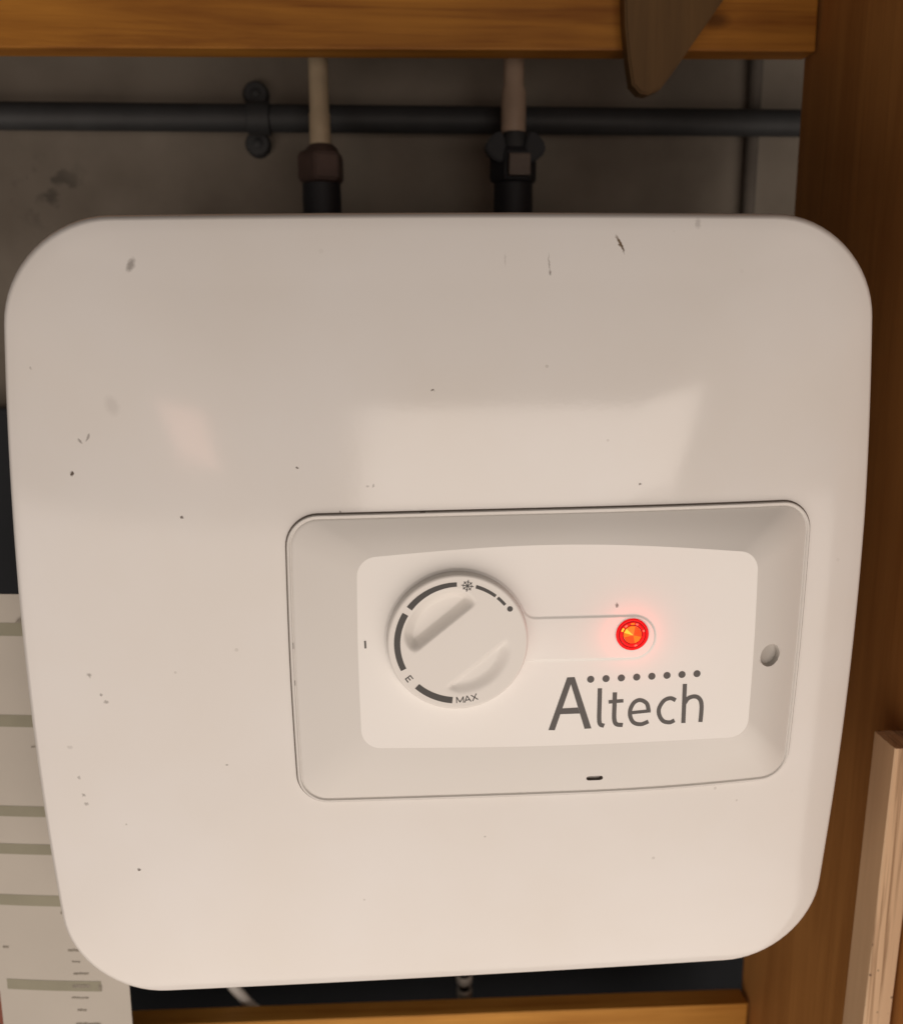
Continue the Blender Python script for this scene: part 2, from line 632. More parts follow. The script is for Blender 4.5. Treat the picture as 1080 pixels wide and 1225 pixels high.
def stroke(bm, pts, w, y, k=8):
    """flat printed stroke on a plane facing -Y; pts are (x, z) in metres, butt ends"""
    L = [Vector((p[0], p[1])) for p in smooth_line([(a, b, 0) for a, b in pts], k)]
    A, B = [], []
    for i, p in enumerate(L):
        t = (L[min(i + 1, len(L) - 1)] - L[max(i - 1, 0)]).normalized()
        nrm = Vector((-t.y, t.x)) * (w / 2)
        A.append(bm.verts.new((p.x + nrm.x, y, p.y + nrm.y)))
        B.append(bm.verts.new((p.x - nrm.x, y, p.y - nrm.y)))
    for i in range(len(L) - 1):
        bm.faces.new((A[i], A[i + 1], B[i + 1], B[i]))


def poly(bm, pts, y):
    bm.faces.new([bm.verts.new((a, y, b)) for a, b in pts])


def disc(bm, x, z, r, y, n=24):
    bm.faces.new([bm.verts.new((x + r * math.cos(2 * math.pi * i / n), y, z + r * math.sin(2 * math.pi * i / n)))
                  for i in range(n)])


def face_front(bm):
    """make every flat face look towards -Y"""
    for f in bm.faces:
        f.normal_update()
        if f.normal.y > 0:
            f.normal_flip()


def rquad(corners, r, bow=(0, 0, 0, 0), nc=10, ns=(200, 100, 200, 100)):
    """rounded four-sided outline, corners clockwise from top left; bow pushes side middles out; (x, z)"""
    C = [Vector(c) for c in corners]
    out = []
    arcs = []
    for i in range(4):
        p, a, b = C[i], C[i - 1], C[(i + 1) % 4]
        u, v = (a - p).normalized(), (b - p).normalized()
        ang = u.angle(v)
        t = r / math.tan(ang / 2)
        c = p + (u + v).normalized() * (r / math.sin(ang / 2))
        s, e = p + u * t - c, p + v * t - c
        tot = s.angle_signed(e)
        sa = math.atan2(s.y, s.x)
        tot = math.atan2(s.x * e.y - s.y * e.x, s.dot(e))
        arcs.append([c + Vector((math.cos(sa + tot * k / nc), math.sin(sa + tot * k / nc))) * r for k in range(nc + 1)])
    for i in range(4):
        out += arcs[i]
        p, q = arcs[i][-1], arcs[(i + 1) % 4][0]
        d = (q - p).normalized()
        nrm = Vector((-d.y, d.x))
        for k in range(1, ns[i]):
            t = k / ns[i]
            out.append(p.lerp(q, t) + nrm * bow[i] * math.sin(math.pi * t))
    return out


def offset(loop, d):
    """move a clockwise closed outline inwards by d"""
    n = len(loop)
    res = []
    for i in range(n):
        t = loop[(i + 1) % n] - loop[i - 1]
        t.normalize()
        res.append(loop[i] + Vector((t.y, -t.x)) * d)
    return res


def loft(bm, loops):
    rings = [[bm.verts.new(p) for p in l] for l in loops]
    n = len(rings[0])
    for k in range(len(rings) - 1):
        for i in range(n):
            j = (i + 1) % n
            bm.faces.new((rings[k][i], rings[k][j], rings[k + 1][j], rings[k + 1][i]))
    return rings


def cdt_fill(bm, loops, y):
    """flat fill between an outer outline and hole outlines"""
    pts, edges, faces = [], [], []
    for l in loops:
        b = len(pts)
        pts += [Vector((p.x, p.y)) for p in l]
        edges += [(b + i, b + (i + 1) % len(l)) for i in range(len(l))]
    vo, eo, fo, *_ = delaunay_2d_cdt(pts, edges, [], 0, 1e-7)
    V = [bm.verts.new((v.x, y, v.y)) for v in vo]

    def inside(c, l):
        k = False
        for i in range(len(l)):
            a, b = l[i], l[i - 1]
            if (a.y > c.y) != (b.y > c.y) and c.x < (b.x - a.x) * (c.y - a.y) / (b.y - a.y) + a.x:
                k = not k
        return k
    for f in fo:
        c = sum((vo[i] for i in f), Vector((0, 0))) / len(f)
        if inside(c, loops[0]) and not any(inside(c, h) for h in loops[1:]):
            bm.faces.new([V[i] for i in f])
    for v in V:
        if not v.link_faces:
            bm.verts.remove(v)


# ------------------------------------------------------------------ setting
bm = bmesh.new()
prof = [(-.75, .33), (.75, .33), (.75, .40), (-.75, .40)]
lo_ = [bm.verts.new((x, y, -0.50)) for x, y in prof]
hi_ = [bm.verts.new((x, y, 0.70)) for x, y in prof]
for i in range(len(prof)):
    j = (i + 1) % len(prof)
    bm.faces.new((lo_[i], lo_[j], hi_[j], hi_[i]))
bm.faces.new(lo_)
bm.faces.new(hi_[::-1])
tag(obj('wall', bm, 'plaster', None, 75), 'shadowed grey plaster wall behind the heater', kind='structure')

bm = bmesh.new()
box(bm, -0.75, 0.75, -0.02, 0.3295, -0.58, -0.550)
tag(obj('cupboard_base', bm, 'navy'), 'dark base board of the cupboard', kind='structure')

bm = bmesh.new()
box(bm, -0.75, 0.60, 0.318, 0.3295, -0.5495, 0.0745, 0.001)  # dark sheet added to fill the dark cavity low behind the heater
tag(obj('dark_backing', bm, 'navy'), 'blue-black sheet added across the dark cavity low behind the heater', 'board')

bm = bmesh.new()
box(bm, 0.2425, 0.2605, -0.08, 0.2195, -0.5495, 0.70, 0.001)
tag(obj('side_panel', bm, 'side'), 'brown wooden cupboard side to the right of the heater', 'panel')


def tilted_box(name, x0, x1, y0, y1, z0, z1, pivot, ang, mat):
    bm = bmesh.new()
    box(bm, x0, x1, y0, y1, z0, z1, 0.0012)
    bmesh.ops.rotate(bm, verts=bm.verts, cent=Vector(pivot), matrix=Matrix.Rotation(ang, 3, 'Y'))
    return obj(name, bm, mat)


tag(tilted_box('wooden_rail', -0.60, 0.2405, 0.200, 0.218, 0.3012, 0.42, (0.24, 0.2, 0.3012), -0.0105, 'pine'),
    'orange pine rail running across above the heater', 'rail', 'pine rails of the cupboard')
tag(tilted_box('wooden_rail', -0.30, 0.2400, 0.200, 0.2165, -0.460, -0.3779, (0.24, 0.2, -0.3779), 0.017, 'pine_lit'),
    'orange pine rail running across below the heater', 'rail', 'pine rails of the cupboard')

# wedge hanging in front of the upper rail
W = [(114.5, 345), (116.8, 309.8), (119.4, 291.4), (122.2, 277.0), (127.3, 272.2), (132.0, 271.4), (139.6, 274.6),
     (146.5, 283.5), (154.1, 294.2), (175.6, 324.6), (189, 345)]
bm = bmesh.new()
A = [bm.verts.new((x / 1000, 0.186, z / 1000)) for x, z in W]
B = [bm.verts.new((x / 1000 + 0.0005, 0.1995, z / 1000 + 0.001)) for x, z in W]
bm.faces.new(A)
bm.faces.new(B[::-1])
for i in range(len(W)):
    j = (i + 1) % len(W)
    bm.faces.new((A[j], A[i], B[i], B[j]))
bmesh.ops.recalc_face_normals(bm, faces=bm.faces)
bmesh.ops.bevel(bm, geom=[e for e in bm.edges if all(abs(v.co.y - 0.186) < 1e-6 for v in e.verts)],
                offset=0.0012, segments=2, affect='EDGES')
tag(obj('wooden_wedge', bm, 'wedge'), 'dark pointed piece of wood hanging over the upper pine rail', 'wedge')

# plywood strip standing against the side panel
bm = bmesh.new()
box(bm, 0.0, 0.0152, 0.020, 0.0405, -0.5495, -0.0782)
top = [v for v in bm.verts if v.co.z > -0.1]
bmesh.ops.subdivide_edges(bm, edges=[e for e in bm.edges if all(v in top for v in e.verts)], cuts=9, use_grid_fill=True)
rnd = random.Random(3)
for v in bm.verts:
    if v.co.z > -0.1:
        v.co.z += rnd.uniform(-0.0002, 0.00015)
    v.co.x += 0.2195 if v.co.z < -0.3 else 0.2268
es = [e for e in bm.edges if e.calc_length() > 0.2]
bmesh.ops.bevel(bm, geom=es, offset=0.0006, segments=1, affect='EDGES')
tag(obj('plywood_strip', bm, 'ply'), 'raw plywood strip standing upright against the brown cupboard side', 'plywood')

# ------------------------------------------------------------------ pipes behind
hp = empty('grey_pipe', (-0.1167, 0.3, 0.280))
bm = bmesh.new()
cyl(bm, (-0.70, 0.300, 0.2790), (0.60, 0.300, 0.2815), 0.0094, n=40)
obj('pipe', bm, 'grey_pipe', hp, True)
tag(hp, 'dark grey pipe running level along the wall', 'pipe')

bm = bmesh.new()
cyl(bm, (0.2510, 0.3225, 0.0750), (0.2515, 0.3235, 0.68), 0.0050, n=32)  # no pipe here: slim rod added to draw the soft dark band
tag(obj('upright_band', bm, 'wall_band', None, True), 'slim rod added for the dark band on the wall beside the cupboard side', 'pipe')

clip = empty('pipe_clip', (-0.1167, 0.3, 0.280))
bm = bmesh.new()
lathe(bm, (-0.1247, 0.3, 0.2801), (1, 0, 0), [(0.0098, 0), (0.0112, 0.0006), (0.0112, 0.0154), (0.0098, 0.016)], 40)
obj('strap', bm, 'grey_pipe', clip, True)
for dz in (0.0172, -0.0172):
    bm = bmesh.new()
    lathe(bm, (-0.1215, 0.3295, 0.2845 + dz), (0, -1, 0), [(0.0092, 0), (0.0092, 0.006), (0.0078, 0.0085), (0.002, 0.009)], 32)
    lug = obj('lug', bm, 'grey_pipe', clip, True)
    bm = bmesh.new()
    lathe(bm, (-0.1215, 0.3206, 0.2845 + dz), (0, -1, 0), [(0.0034, 0), (0.0034, 0.0012), (0.0022, 0.0020)], 16)
    obj('screw', bm, 'grey_pipe', lug, True)
tag(clip, 'dark round lugged clip holding the level grey pipe to the wall', 'clip')

sp = empty('supply_pipe', (-0.0713, 0.26, 0.18))
bm = bmesh.new()
lathe(bm, (-0.0713, 0.26, 0.245), (0, 0, 1), [(0.0071, 0), (0.0071, 0.0295), (0.0066, 0.0305), (0.0066, 0.20)], 32)
obj('pipe', bm, 'cream_pipe', sp, True)
bm = bmesh.new()
lathe(bm, (-0.0715, 0.26, 0.2300), (0, 0, 1),
      [(0.0135, 0), (0.0160, 0.002), (0.0160, 0.018), (0.0135, 0.0205)], 6, math.radians(20))
bmesh.ops.bevel(bm, geom=list(bm.edges), offset=0.0009, segments=2, affect='EDGES')
obj('nut', bm, 'brass', sp, 30)
bm = bmesh.new()
lathe(bm, (-0.0705, 0.26, 0.2495), (0, 0, 1), [(0.0118, 0), (0.0105, 0.003), (0.0078, 0.0055)], 32)
obj('collar', bm, 'brass', sp, True)
bm = bmesh.new()
lathe(bm, (-0.0714, 0.26, 0.170), (0, 0, 1), [(0.0131, 0), (0.0131, 0.050), (0.0128, 0.0595)], 40)
obj('sleeve', bm, 'black', sp, True)
tag(sp, 'cream water pipe with brass nut and black sleeve near the grey pipe clip', 'pipe', 'water pipes above the heater')

sp = empty('supply_pipe', (0.0598, 0.26, 0.18))
bm = bmesh.new()
lathe(bm, (0.0598, 0.26, 0.2640), (0, 0, 1),
      [(0.0084, 0), (0.0084, 0.026), (0.0070, 0.030), (0.0068, 0.20)], 32)
obj('pipe', bm, 'beige_pipe', sp, True)
bm = bmesh.new()
lathe(bm, (0.0598, 0.26, 0.2310), (0, 0, 1), [(0.0150, 0), (0.0165, 0.002), (0.0165, 0.018), (0.0130, 0.0225)], 6, math.radians(5))
bmesh.ops.bevel(bm, geom=list(bm.edges), offset=0.0009, segments=2, affect='EDGES')
obj('nut', bm, 'black', sp, 30)
bm = bmesh.new()
lathe(bm, (0.0610, 0.26, 0.2520), (0, 0, 1), [(0.0100, 0), (0.0095, 0.006), (0.0072, 0.0125)], 32)
obj('collar', bm, 'grey_pipe', sp, True)
bm = bmesh.new()
box(bm, 0.0545, 0.0690, 0.2395, 0.2460, 0.2335, 0.2475, 0.0012)
obj('valve_screw', bm, 'valve', sp)
for s in (-1, 1):
    bm = bmesh.new()
    pts = [(0.006, 0.243), (0.0125, 0.243), (0.0200, 0.2490), (0.0205, 0.2545), (0.0150, 0.2610), (0.0095, 0.2630), (0.0070, 0.256)]
    A = [bm.verts.new((0.0598 + s * x, 0.247, z)) for x, z in pts]
    B = [bm.verts.new((0.0598 + s * x, 0.256, z)) for x, z in pts]
    bm.faces.new(A); bm.faces.new(B[::-1])
    for i in range(len(pts)):
        j = (i + 1) % len(pts)
        bm.faces.new((A[j], A[i], B[i], B[j]))
    bmesh.ops.recalc_face_normals(bm, faces=bm.faces)
    bmesh.ops.bevel(bm, geom=list(bm.edges), offset=0.0012, segments=2, affect='EDGES')
    obj('valve_wing', bm, 'black', sp, True)
bm = bmesh.new()
lathe(bm, (0.0600, 0.26, 0.170), (0, 0, 1), [(0.0135, 0), (0.0135, 0.050), (0.0132, 0.0605)], 40)
obj('sleeve', bm, 'black', sp, True)
tag(sp, 'beige water pipe with winged valve and black sleeve, nearer the wooden wedge', 'pipe', 'water pipes above the heater')

# ------------------------------------------------------------------ leaflet at the left
AL = math.radians(7)
LP0 = Vector((-0.1766, 0.06, 0))
LD = Vector((-math.cos(AL), math.sin(AL), 0))
LN = Vector((-math.sin(AL), -math.cos(AL), 0))      # towards the camera


def leaf(u, z, out=0.0):
    """point on the leaflet: u metres left of its right edge, with a slight sag"""
    sag = 0.0015 * math.sin(u * 30) + 0.001 * math.sin(z * 18)
    return LP0 + LD * u + LN * (out + sag) + Vector((0, 0, z))


def leaf_patch(bm, u0, u1, z0, z1, out, nu=6, nz=4, skew=0.0):
    g = [[bm.verts.new(leaf(u0 + (u1 - u0) * i / nu, z0 + (z1 - z0) * j / nz + skew * i / nu, out)) for j in range(nz + 1)]
         for i in range(nu + 1)]
    for i in range(nu):
        for j in range(nz):
            bm.faces.new((g[i][j], g[i][j + 1], g[i + 1][j + 1], g[i + 1][j]))
    return g


lf = empty('leaflet', leaf(0.09, -0.55))
bm = bmesh.new()
ga = leaf_patch(bm, 0.0, 0.20, -0.5495, 0.0008, 0.0, 30, 50)
gb = leaf_patch(bm, 0.0, 0.20, -0.5495, 0.0008, -0.0006, 30, 50)
for k in range(30):
    for j in (0, 50):
        bm.faces.new((ga[k][j], ga[k + 1][j], gb[k + 1][j], gb[k][j]))
for k in range(50):
    for i in (0, 30):
        bm.faces.new((ga[i][k], ga[i][k + 1], gb[i][k + 1], gb[i][k]))
obj('sheet', bm, 'paper', lf, True)
bands = [(0.0, .19, -14.5, -21.6), (0.0, .19, -65.2, -72.0), (0.0, .19, -117.3, -123.5), (0.0, .19, -139.5, -145.7),
         (0.0, .19, -169.9, -176.4), (0.0155, .0690, -222.0, -228.4)]
for u0, u1, z1, z0 in bands:
    bm = bmesh.new()
    leaf_patch(bm, u0, u1, z0 / 1000, z1 / 1000, 0.00012, 20, 3)
    face_front(bm)
    obj('printed_band', bm, 'band', lf, 'keep')
ticks = [(30.1, 34.7, -179.4, -181.3), (26.9, 28.7, -186.4, -187.9), (27.6, 29.4, -194.2, -195.7), (24.5, 32.4, -202.1, -203.9),
         (26.1, 30.7, -209.4, -210.7), (22.0, 30.4, -216.7, -218.3), (21.7, 31.5, -223.8, -226.4), (23.2, 32.7, -232.0, -233.4),
         (24.9, 30.0, -239.7, -241.3), (17.6, 31.7, -248.3, -252.0), (36.8, 42.2, -82.5, -83.8), (65.9, 69.5, -201.5, -203.2),
         (15.2, 17.0, -224.0, -228.2)]
bm = bmesh.new()
rnd = random.Random(5)
for u0, u1, z1, z0 in ticks:
    u = u0
    while u < u1 - 0.3:
        w = min(rnd.uniform(0.6, 2.0), u1 - u)
        d = rnd.uniform(-0.15, 0.15)
        leaf_patch(bm, u / 1000, (u + w) / 1000, (z0 + d + .35) / 1000, (z1 + d - .2) / 1000, 0.00025, 1, 1)
        u += w + 0.22
face_front(bm)
tag(obj('printed_text', bm, 'print', lf, 'keep'), kind='stuff')
bm = bmesh.new()
leaf_patch(bm, 0.0738, 0.12, -0.29, -0.2300, 0.00012, 2, 4)
face_front(bm)
obj('printed_picture', bm, 'redprint', lf, 'keep')
bm = bmesh.new()
bm.faces.new([bm.verts.new(leaf(u / 1000, z / 1000, 0.0009)) for u, z in ((43.5, -14.2), (36, -14.2), (36, -9.8), (38.5, -10.2))])
face_front(bm)
obj('printed_corner', bm, 'print', lf, 'keep')
tag(lf, 'white printed sheet with olive bands standing left of the heater', 'leaflet')

# cable and fitting low behind the heater
bm = bmesh.new()
tube(bm, [(-0.168, 0.229, -0.335), (-0.1580, 0.228, -0.358), (-0.1500, 0.227, -0.3695), (-0.1400, 0.226, -0.3815), (-0.128, 0.226, -0.392),
          (-0.110, 0.227, -0.405), (-0.085, 0.24, -0.425), (-0.06, 0.245, -0.47), (-0.055, 0.25, -0.546)], 0.0040)
tag(obj('cable', bm, 'cable', None, True), 'pale grey cable curving down under the heater', 'cable')

df = empty('drain_fitting', (0.0242, 0.243, -0.55))
bm = bmesh.new()
cyl(bm, (0.0242, 0.243, -0.5495), (0.0242, 0.243, -0.180), 0.0042, n=20)
obj('tube', bm, 'black', df, True)
for z in (-0.3785, -0.3905):
    bm = bmesh.new()
    lathe(bm, (0.0242, 0.243, z - 0.0035), (0, 0, 1), [(0.0055, 0), (0.0066, 0.001), (0.0066, 0.006), (0.0055, 0.007)], 12)
    obj('ring', bm, 'steel', df, 30)
tag(df, 'small steel ringed fitting below the middle of the heater', 'fitting')

# ------------------------------------------------------------------ the water heater
heater = empty('water_heater', (0, 0.05, -0.18))
tag(heater, 'white square water heater with rounded corners, dial and glowing red lamp', 'water heater')

HW, HH = 0.1800, 0.1778
base = rquad([(-HW, HH), (HW, HH), (HW, -HH), (-HW, -HH)], 0.0415, nc=16, ns=(40, 40, 40, 40))
OUT = []
for p in base:
    x, z = p
    x2 = x + (x / HW) * 0.0088 * max(0, 1 - (z / HH) ** 2)
    z2 = z + (z / HH) * 0.0012 * max(0, 1 - (x / HW) ** 2)
    if x > 0:
        x2 -= 0.0012 + 0.0022 * min(max((0.05 - z) / 0.17, 0), 1)
    OUT.append(Vector((x2, z2 + (0.0004 if z > 0 else 0.0014) + 0.006 * x)))
RT = sorted([(math.atan2(p.y, p.x), p.length) for p in OUT])


def rad(t):
    import bisect
    i = bisect.bisect(RT, (t, 0))
    a = RT[i - 1] if i > 0 else (RT[-1][0] - 2 * math.pi, RT[-1][1])
    b = RT[i] if i < len(RT) else (RT[0][0] + 2 * math.pi, RT[0][1])
    k = (t - a[0]) / (b[0] - a[0])
    return a[1] + (b[1] - a[1]) * k


DOME, RIM, RW = 0.0135, 0.0075, 0.019


def Fs(s):
    s = min(max(s, 0), 1)
    k = max(0, (s - (1 - RW)) / RW)
    return DOME * (1 - s ** 3.0) + RIM * math.sqrt(max(0, 1 - k * k))


def F(x, z):
    l = math.hypot(x, z)
    if l < 1e-9:
        return Fs(0)
    return Fs(l / rad(math.atan2(z, x)))


bm = bmesh.new()
svals = [1 - RW * (1 - math.sin(math.pi / 2 * (1 - k / 10))) for k in range(11)]
svals += [(1 - RW) * (1 - k / 36) for k in range(1, 36)]
loops = [[(p.x * 0.955, 0.036, p.y * 0.955) for p in OUT], [(p.x * 0.975, 0.030, p.y * 0.975) for p in OUT],
         [(p.x * 0.992, 0.014, p.y * 0.992) for p in OUT], [(p.x * 0.999, 0.004, p.y * 0.999) for p in OUT]]
loops += [[(p.x * s, -Fs(s), p.y * s) for p in OUT] for s in svals]
rings = loft(bm, loops)
bm.faces.new(rings[0])
cv = bm.verts.new((0, -Fs(0), 0))
for i in range(len(rings[-1])):
    bm.faces.new((rings[-1][i], rings[-1][(i + 1) % len(OUT)], cv))
obj('front_cover', bm, 'cover', heater, True)

bm = bmesh.new()
cs = rquad([(-0.166, 0.172), (0.166, 0.172), (0.166, -0.168), (-0.166, -0.168)], 0.04, nc=10, ns=(6, 6, 6, 6))
r = loft(bm, [[(p.x, 0.0365, p.y) for p in cs], [(p.x, 0.29, p.y) for p in cs], [(p.x * .93, 0.317, p.y * .93) for p in cs]])
bm.faces.new(r[0]); bm.faces.new(r[-1])
obj('rear_casing', bm, 'casing', heater, True)

# small dark tab under the lower left corner
bm = bmesh.new()
box(bm, -0.1655, -0.1540, 0.004, 0.012, -0.1790, -0.1735, 0.001)
bmesh.ops.rotate(bm, verts=bm.verts, cent=Vector((-0.16, 0.008, -0.176)), matrix=Matrix.Rotation(math.radians(30), 3, 'Y'))
obj('dark_tab', bm, 'painted_gap', heater)

# --- control panel frame
PO = rquad([(-.0709, .0563), (.1571, .0580), (.1545, -.0735), (-.0699, -.0736)], 0.0135, (0.0002, .0006, .0006, .0006))
PI_ = rquad([(-.0417, .0392), (.1296, .0384), (.1298, -.0470), (-.0414, -.0466)], 0.0085, (.0040, .0004, .0013, .0004))
PLATE = 0.0255


def lift(loop, h):
    return [(p.x, -(F(p.x, p.y) + h), p.y) for p in loop]


bm = bmesh.new()
l0 = [lift(PO, -0.001), lift(PO, 0.0009), lift(offset(PO, .00012), 0.0013), lift(offset(PO, .0004), 0.0016), lift(offset(PO, .0010), 0.0016),
      lift(offset(PO, .0013), 0.0013), lift(offset(PO, .0015), 0.0008), lift(offset(PO, .0019), 0.0008), lift(offset(PO, .0022), 0.0013)]
start = offset(PO, .0024)
NB = 26
for k in range(NB + 1):
    t = k / NB
    lp = []
    for a, b in zip(start, PI_):
        q = a.lerp(b, t)
        h0 = F(a.x, a.y) + 0.0014
        e = t + 0.10 * math.sin(math.pi * t)      # slightly domed slope, easing into the plate
        lp.append((q.x, -(h0 + (PLATE - h0) * e), q.y))
    l0.append(lp)
loft(bm, l0)
bm.verts.ensure_lookup_table()


def sink(bm, cx, cz, inside, snap, depth, mat_i):
    """cut a real recess: drop faces inside, snap the rim, extrude it inwards and close it"""
    fs = [f for f in bm.faces if inside(*(lambda c: (c.x - cx, c.z - cz))(f.calc_center_median()))]
    bmesh.ops.delete(bm, geom=fs, context='FACES')
    be = [e for e in bm.edges if len(e.link_faces) == 1 and all(abs(v.co.x - cx) < .014 and abs(v.co.z - cz) < .014 for v in e.verts)
          and all(inside((v.co.x - cx) * .6, (v.co.z - cz) * .6) for v in e.verts)]
    vs = {v for e in be for v in e.verts}
    for v in vs:
        x, z = snap(v.co.x - cx, v.co.z - cz)
        v.co.x, v.co.z = cx + x, cz + z
    prev = be
    for dd, sc in ((0.0004, 0.95), (depth, 0.90)):
        ex = bmesh.ops.extrude_edge_only(bm, edges=prev)
        nv = [g for g in ex['geom'] if isinstance(g, bmesh.types.BMVert)]
        for g in ex['geom']:
            if isinstance(g, bmesh.types.BMFace):
                g.material_index = mat_i
        for v in nv:
            v.co.y += dd
            v.co.x = cx + (v.co.x - cx) * sc
            v.co.z = cz + (v.co.z - cz) * sc
        prev = [g for g in ex['geom'] if isinstance(g, bmesh.types.BMEdge) and all(v in nv for v in g.verts)]
    r = bmesh.ops.edgeloop_fill(bm, edges=prev)
    for f in r['faces']:
        f.material_index = mat_i


def circ(R):
    return (lambda x, z: x * x + z * z < R * R), (lambda x, z: (x / math.hypot(x, z) * R, z / math.hypot(x, z) * R))


i_, s_ = circ(0.0052)
sink(bm, 0.1390, -0.0100, i_, s_, 0.0022, 1)


def pill_in(x, z):
    return math.hypot(max(0, abs(x) - .0026), z) < .0012


def pill_snap(x, z):
    c = max(-.0026, min(.0026, x))
    d = math.hypot(x - c, z) or 1e-6
    return c + (x - c) / d * .0012, z / d * .0012


sink(bm, 0.0620, -0.0658, pill_in, pill_snap, 0.003, 2)
panel = obj('control_panel', bm, ['frame', 'hole', 'painted_gap'], heater, 30)

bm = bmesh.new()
loft(bm, [lift(offset(PO, -.0006), -0.0006), lift(offset(PO, -.0006), 0.00012), lift(offset(PO, .0002), 0.00014)])  # dark strip painted as the shadow gap round the panel, no groove cut
obj('painted_gap', bm, 'painted_gap', panel, True)

for x, z, w, h in ((-.0702, -.0004, .0007, .0014), (-.0701, -.0172, .0007, .0012), (-.0139, .0564, .0012, .0006)):
    y = -(F(x, z) + 0.0012)
    bm = bmesh.new()
    box(bm, x - w, x + w, y, y + 0.002, z - h, z + h, 0.0002)
    obj('catch', bm, 'painted_gap', panel)

# --- white plate with a sunken keyhole for dial and lamp
KC = Vector((0.0002, 0.0024))
KR = 0.0298


def keyhole():
    R0, fr, zt, zb, xe = 0.0314, 0.005, 0.0116, -0.0090, 0.0762
    pts = []
    dzu = zt + fr - KC.y
    dzl = zb - fr - KC.y
    au = math.asin(dzu / (R0 + fr))
    al = math.asin(dzl / (R0 + fr))
    n = 100
    a0, a1 = al, au - 2 * math.pi                     # round the circle clockwise from the lower fillet
    circ_pts = [KC + Vector((math.cos(a0 + (a1 - a0) * k / n), math.sin(a0 + (a1 - a0) * k / n))) * R0 for k in range(n + 1)]
    cu = Vector((KC.x + (R0 + fr) * math.cos(au), zt + fr))
    cl = Vector((KC.x + (R0 + fr) * math.cos(al), zb - fr))
    up_ = []
    s = math.pi + au
    for k in range(1, 13):
        a = s + (1.5 * math.pi - s) * k / 12
        up_.append(cu + Vector((math.cos(a), math.sin(a))) * fr)
    hr = (zt - zb) / 2
    ce = Vector((xe, (zt + zb) / 2))
    end = [ce + Vector((math.cos(a), math.sin(a))) * hr for a in [math.pi / 2 - math.pi * k / 36 for k in range(37)]]
    line1 = [up_[-1].lerp(end[0], k / 12) for k in range(1, 12)]
    lo = []
    s0, s1 = math.pi / 2, math.pi + al
    for k in range(13):
        a = s0 + (s1 - s0) * k / 12
        lo.append(cl + Vector((math.cos(a), math.sin(a))) * fr)
    line2 = [end[-1].lerp(lo[0], k / 12) for k in range(1, 12)]
    return circ_pts + up_ + line1 + end + line2 + lo[:-1]


KH = keyhole()
FLOOR = PLATE + 0.0006
bm = bmesh.new()
cdt_fill(bm, [PI_, KH], -PLATE)
HS = FLOOR - PLATE
prof = [(0.0, PLATE), (.0003, PLATE + .08 * HS), (.0007, PLATE + .5 * HS), (.0011, PLATE + .92 * HS), (.0014, FLOOR)]
rings = loft(bm, [[(p.x, -y, p.y) for p in offset(KH, d)] for d, y in prof])
cdt_fill(bm, [offset(KH, .0014)], -FLOOR)
bmesh.ops.remove_doubles(bm, verts=bm.verts, dist=1e-6)
plate = obj('fascia_plate', bm, 'plate', panel, 60)

bm = bmesh.new()
stroke(bm, [(-.0388, -.0008), (-.0389, .0026)], .0008, -PLATE - .0001)
face_front(bm)
obj('pointer_mark', bm, 'ink', panel, 'keep')

# --- lettering
mm = lambda L: [(a / 1000, b / 1000) for a, b in L]
y0 = -PLATE - .00008
bm = bmesh.new()
poly(bm, mm([(40.16, -40.7), (47.93, -16.43), (49.58, -16.4), (49.65, -19.62), (42.95, -40.8)]), y0)
poly(bm, mm([(49.58, -16.4), (51.22, -16.37), (59.2, -40.47), (56.17, -40.61), (49.65, -19.62)]), y0)
poly(bm, mm([(46.14, -30.71), (52.98, -30.53), (53.87, -33.34), (45.22, -33.37)]), y0 - .00002)
face_front(bm)
obj('letter_a', bm, 'ink', panel, 'keep')
GL = {
    'letter_l': [([(62.45, -21.89), (62.5, -28.69), (62.56, -36.26), (63.17, -38.76), (64.86, -39.46)], 1.95)],
    'letter_t': [([(69.14, -23.99), (69.17, -29.7), (69.23, -36.08), (70.23, -38.83), (73.14, -39.41)], 1.95),
                 ([(66.49, -28.34), (73.05, -28.0)], 1.6)],
    'letter_e': [([(84.55, -33.14), (83.49, -29.6), (80.62, -27.92), (77.93, -28.94), (76.3, -32.16), (76.43, -35.68),
                   (78.13, -38.46), (81.36, -39.29), (84.59, -38.11)], 1.85), ([(76.44, -33.76), (85.38, -33.09)], 1.5)],
    'letter_c': [([(96.38, -28.49), (94.05, -27.47), (91.2, -28.49), (89.14, -31.93), (89.36, -35.3), (91.24, -38.09),
                   (94.18, -38.83), (96.28, -37.94)], 1.85)],
    'letter_h': [([(100.14, -20.99), (100.33, -39.36)], 1.9),
                 ([(100.28, -30.29), (102.07, -27.72), (105.09, -27.01), (107.31, -28.52), (108.17, -31.91), (108.01, -39.13)], 1.9)],
}
for nm, ss in GL.items():
    bm = bmesh.new()
    for k, (pts, w) in enumerate(ss):
        stroke(bm, mm(pts), w / 1000, y0 - .00002 * k)
    face_front(bm)
    obj(nm, bm, 'ink', panel, 'keep')
for x, z in [(58.28, -17.6), (65.03, -17.49), (71.78, -17.38), (78.56, -17.19), (85.26, -16.99), (91.99, -16.8), (98.64, -16.6), (105.32, -16.4)]:
    bm = bmesh.new()
    disc(bm, x / 1000, z / 1000, .00160, y0)
    face_front(bm)
    obj('logo_dot', bm, 'ink', panel, 'keep')

# --- dial
CAP = 0.0309
nd = Vector((-0.631, 0.777))
dd_ = Vector((0.777, 0.631))


def sst(a, b, x):
    t = min(max((x - a) / (b - a), 0), 1)
    return t * t * (3 - 2 * t)


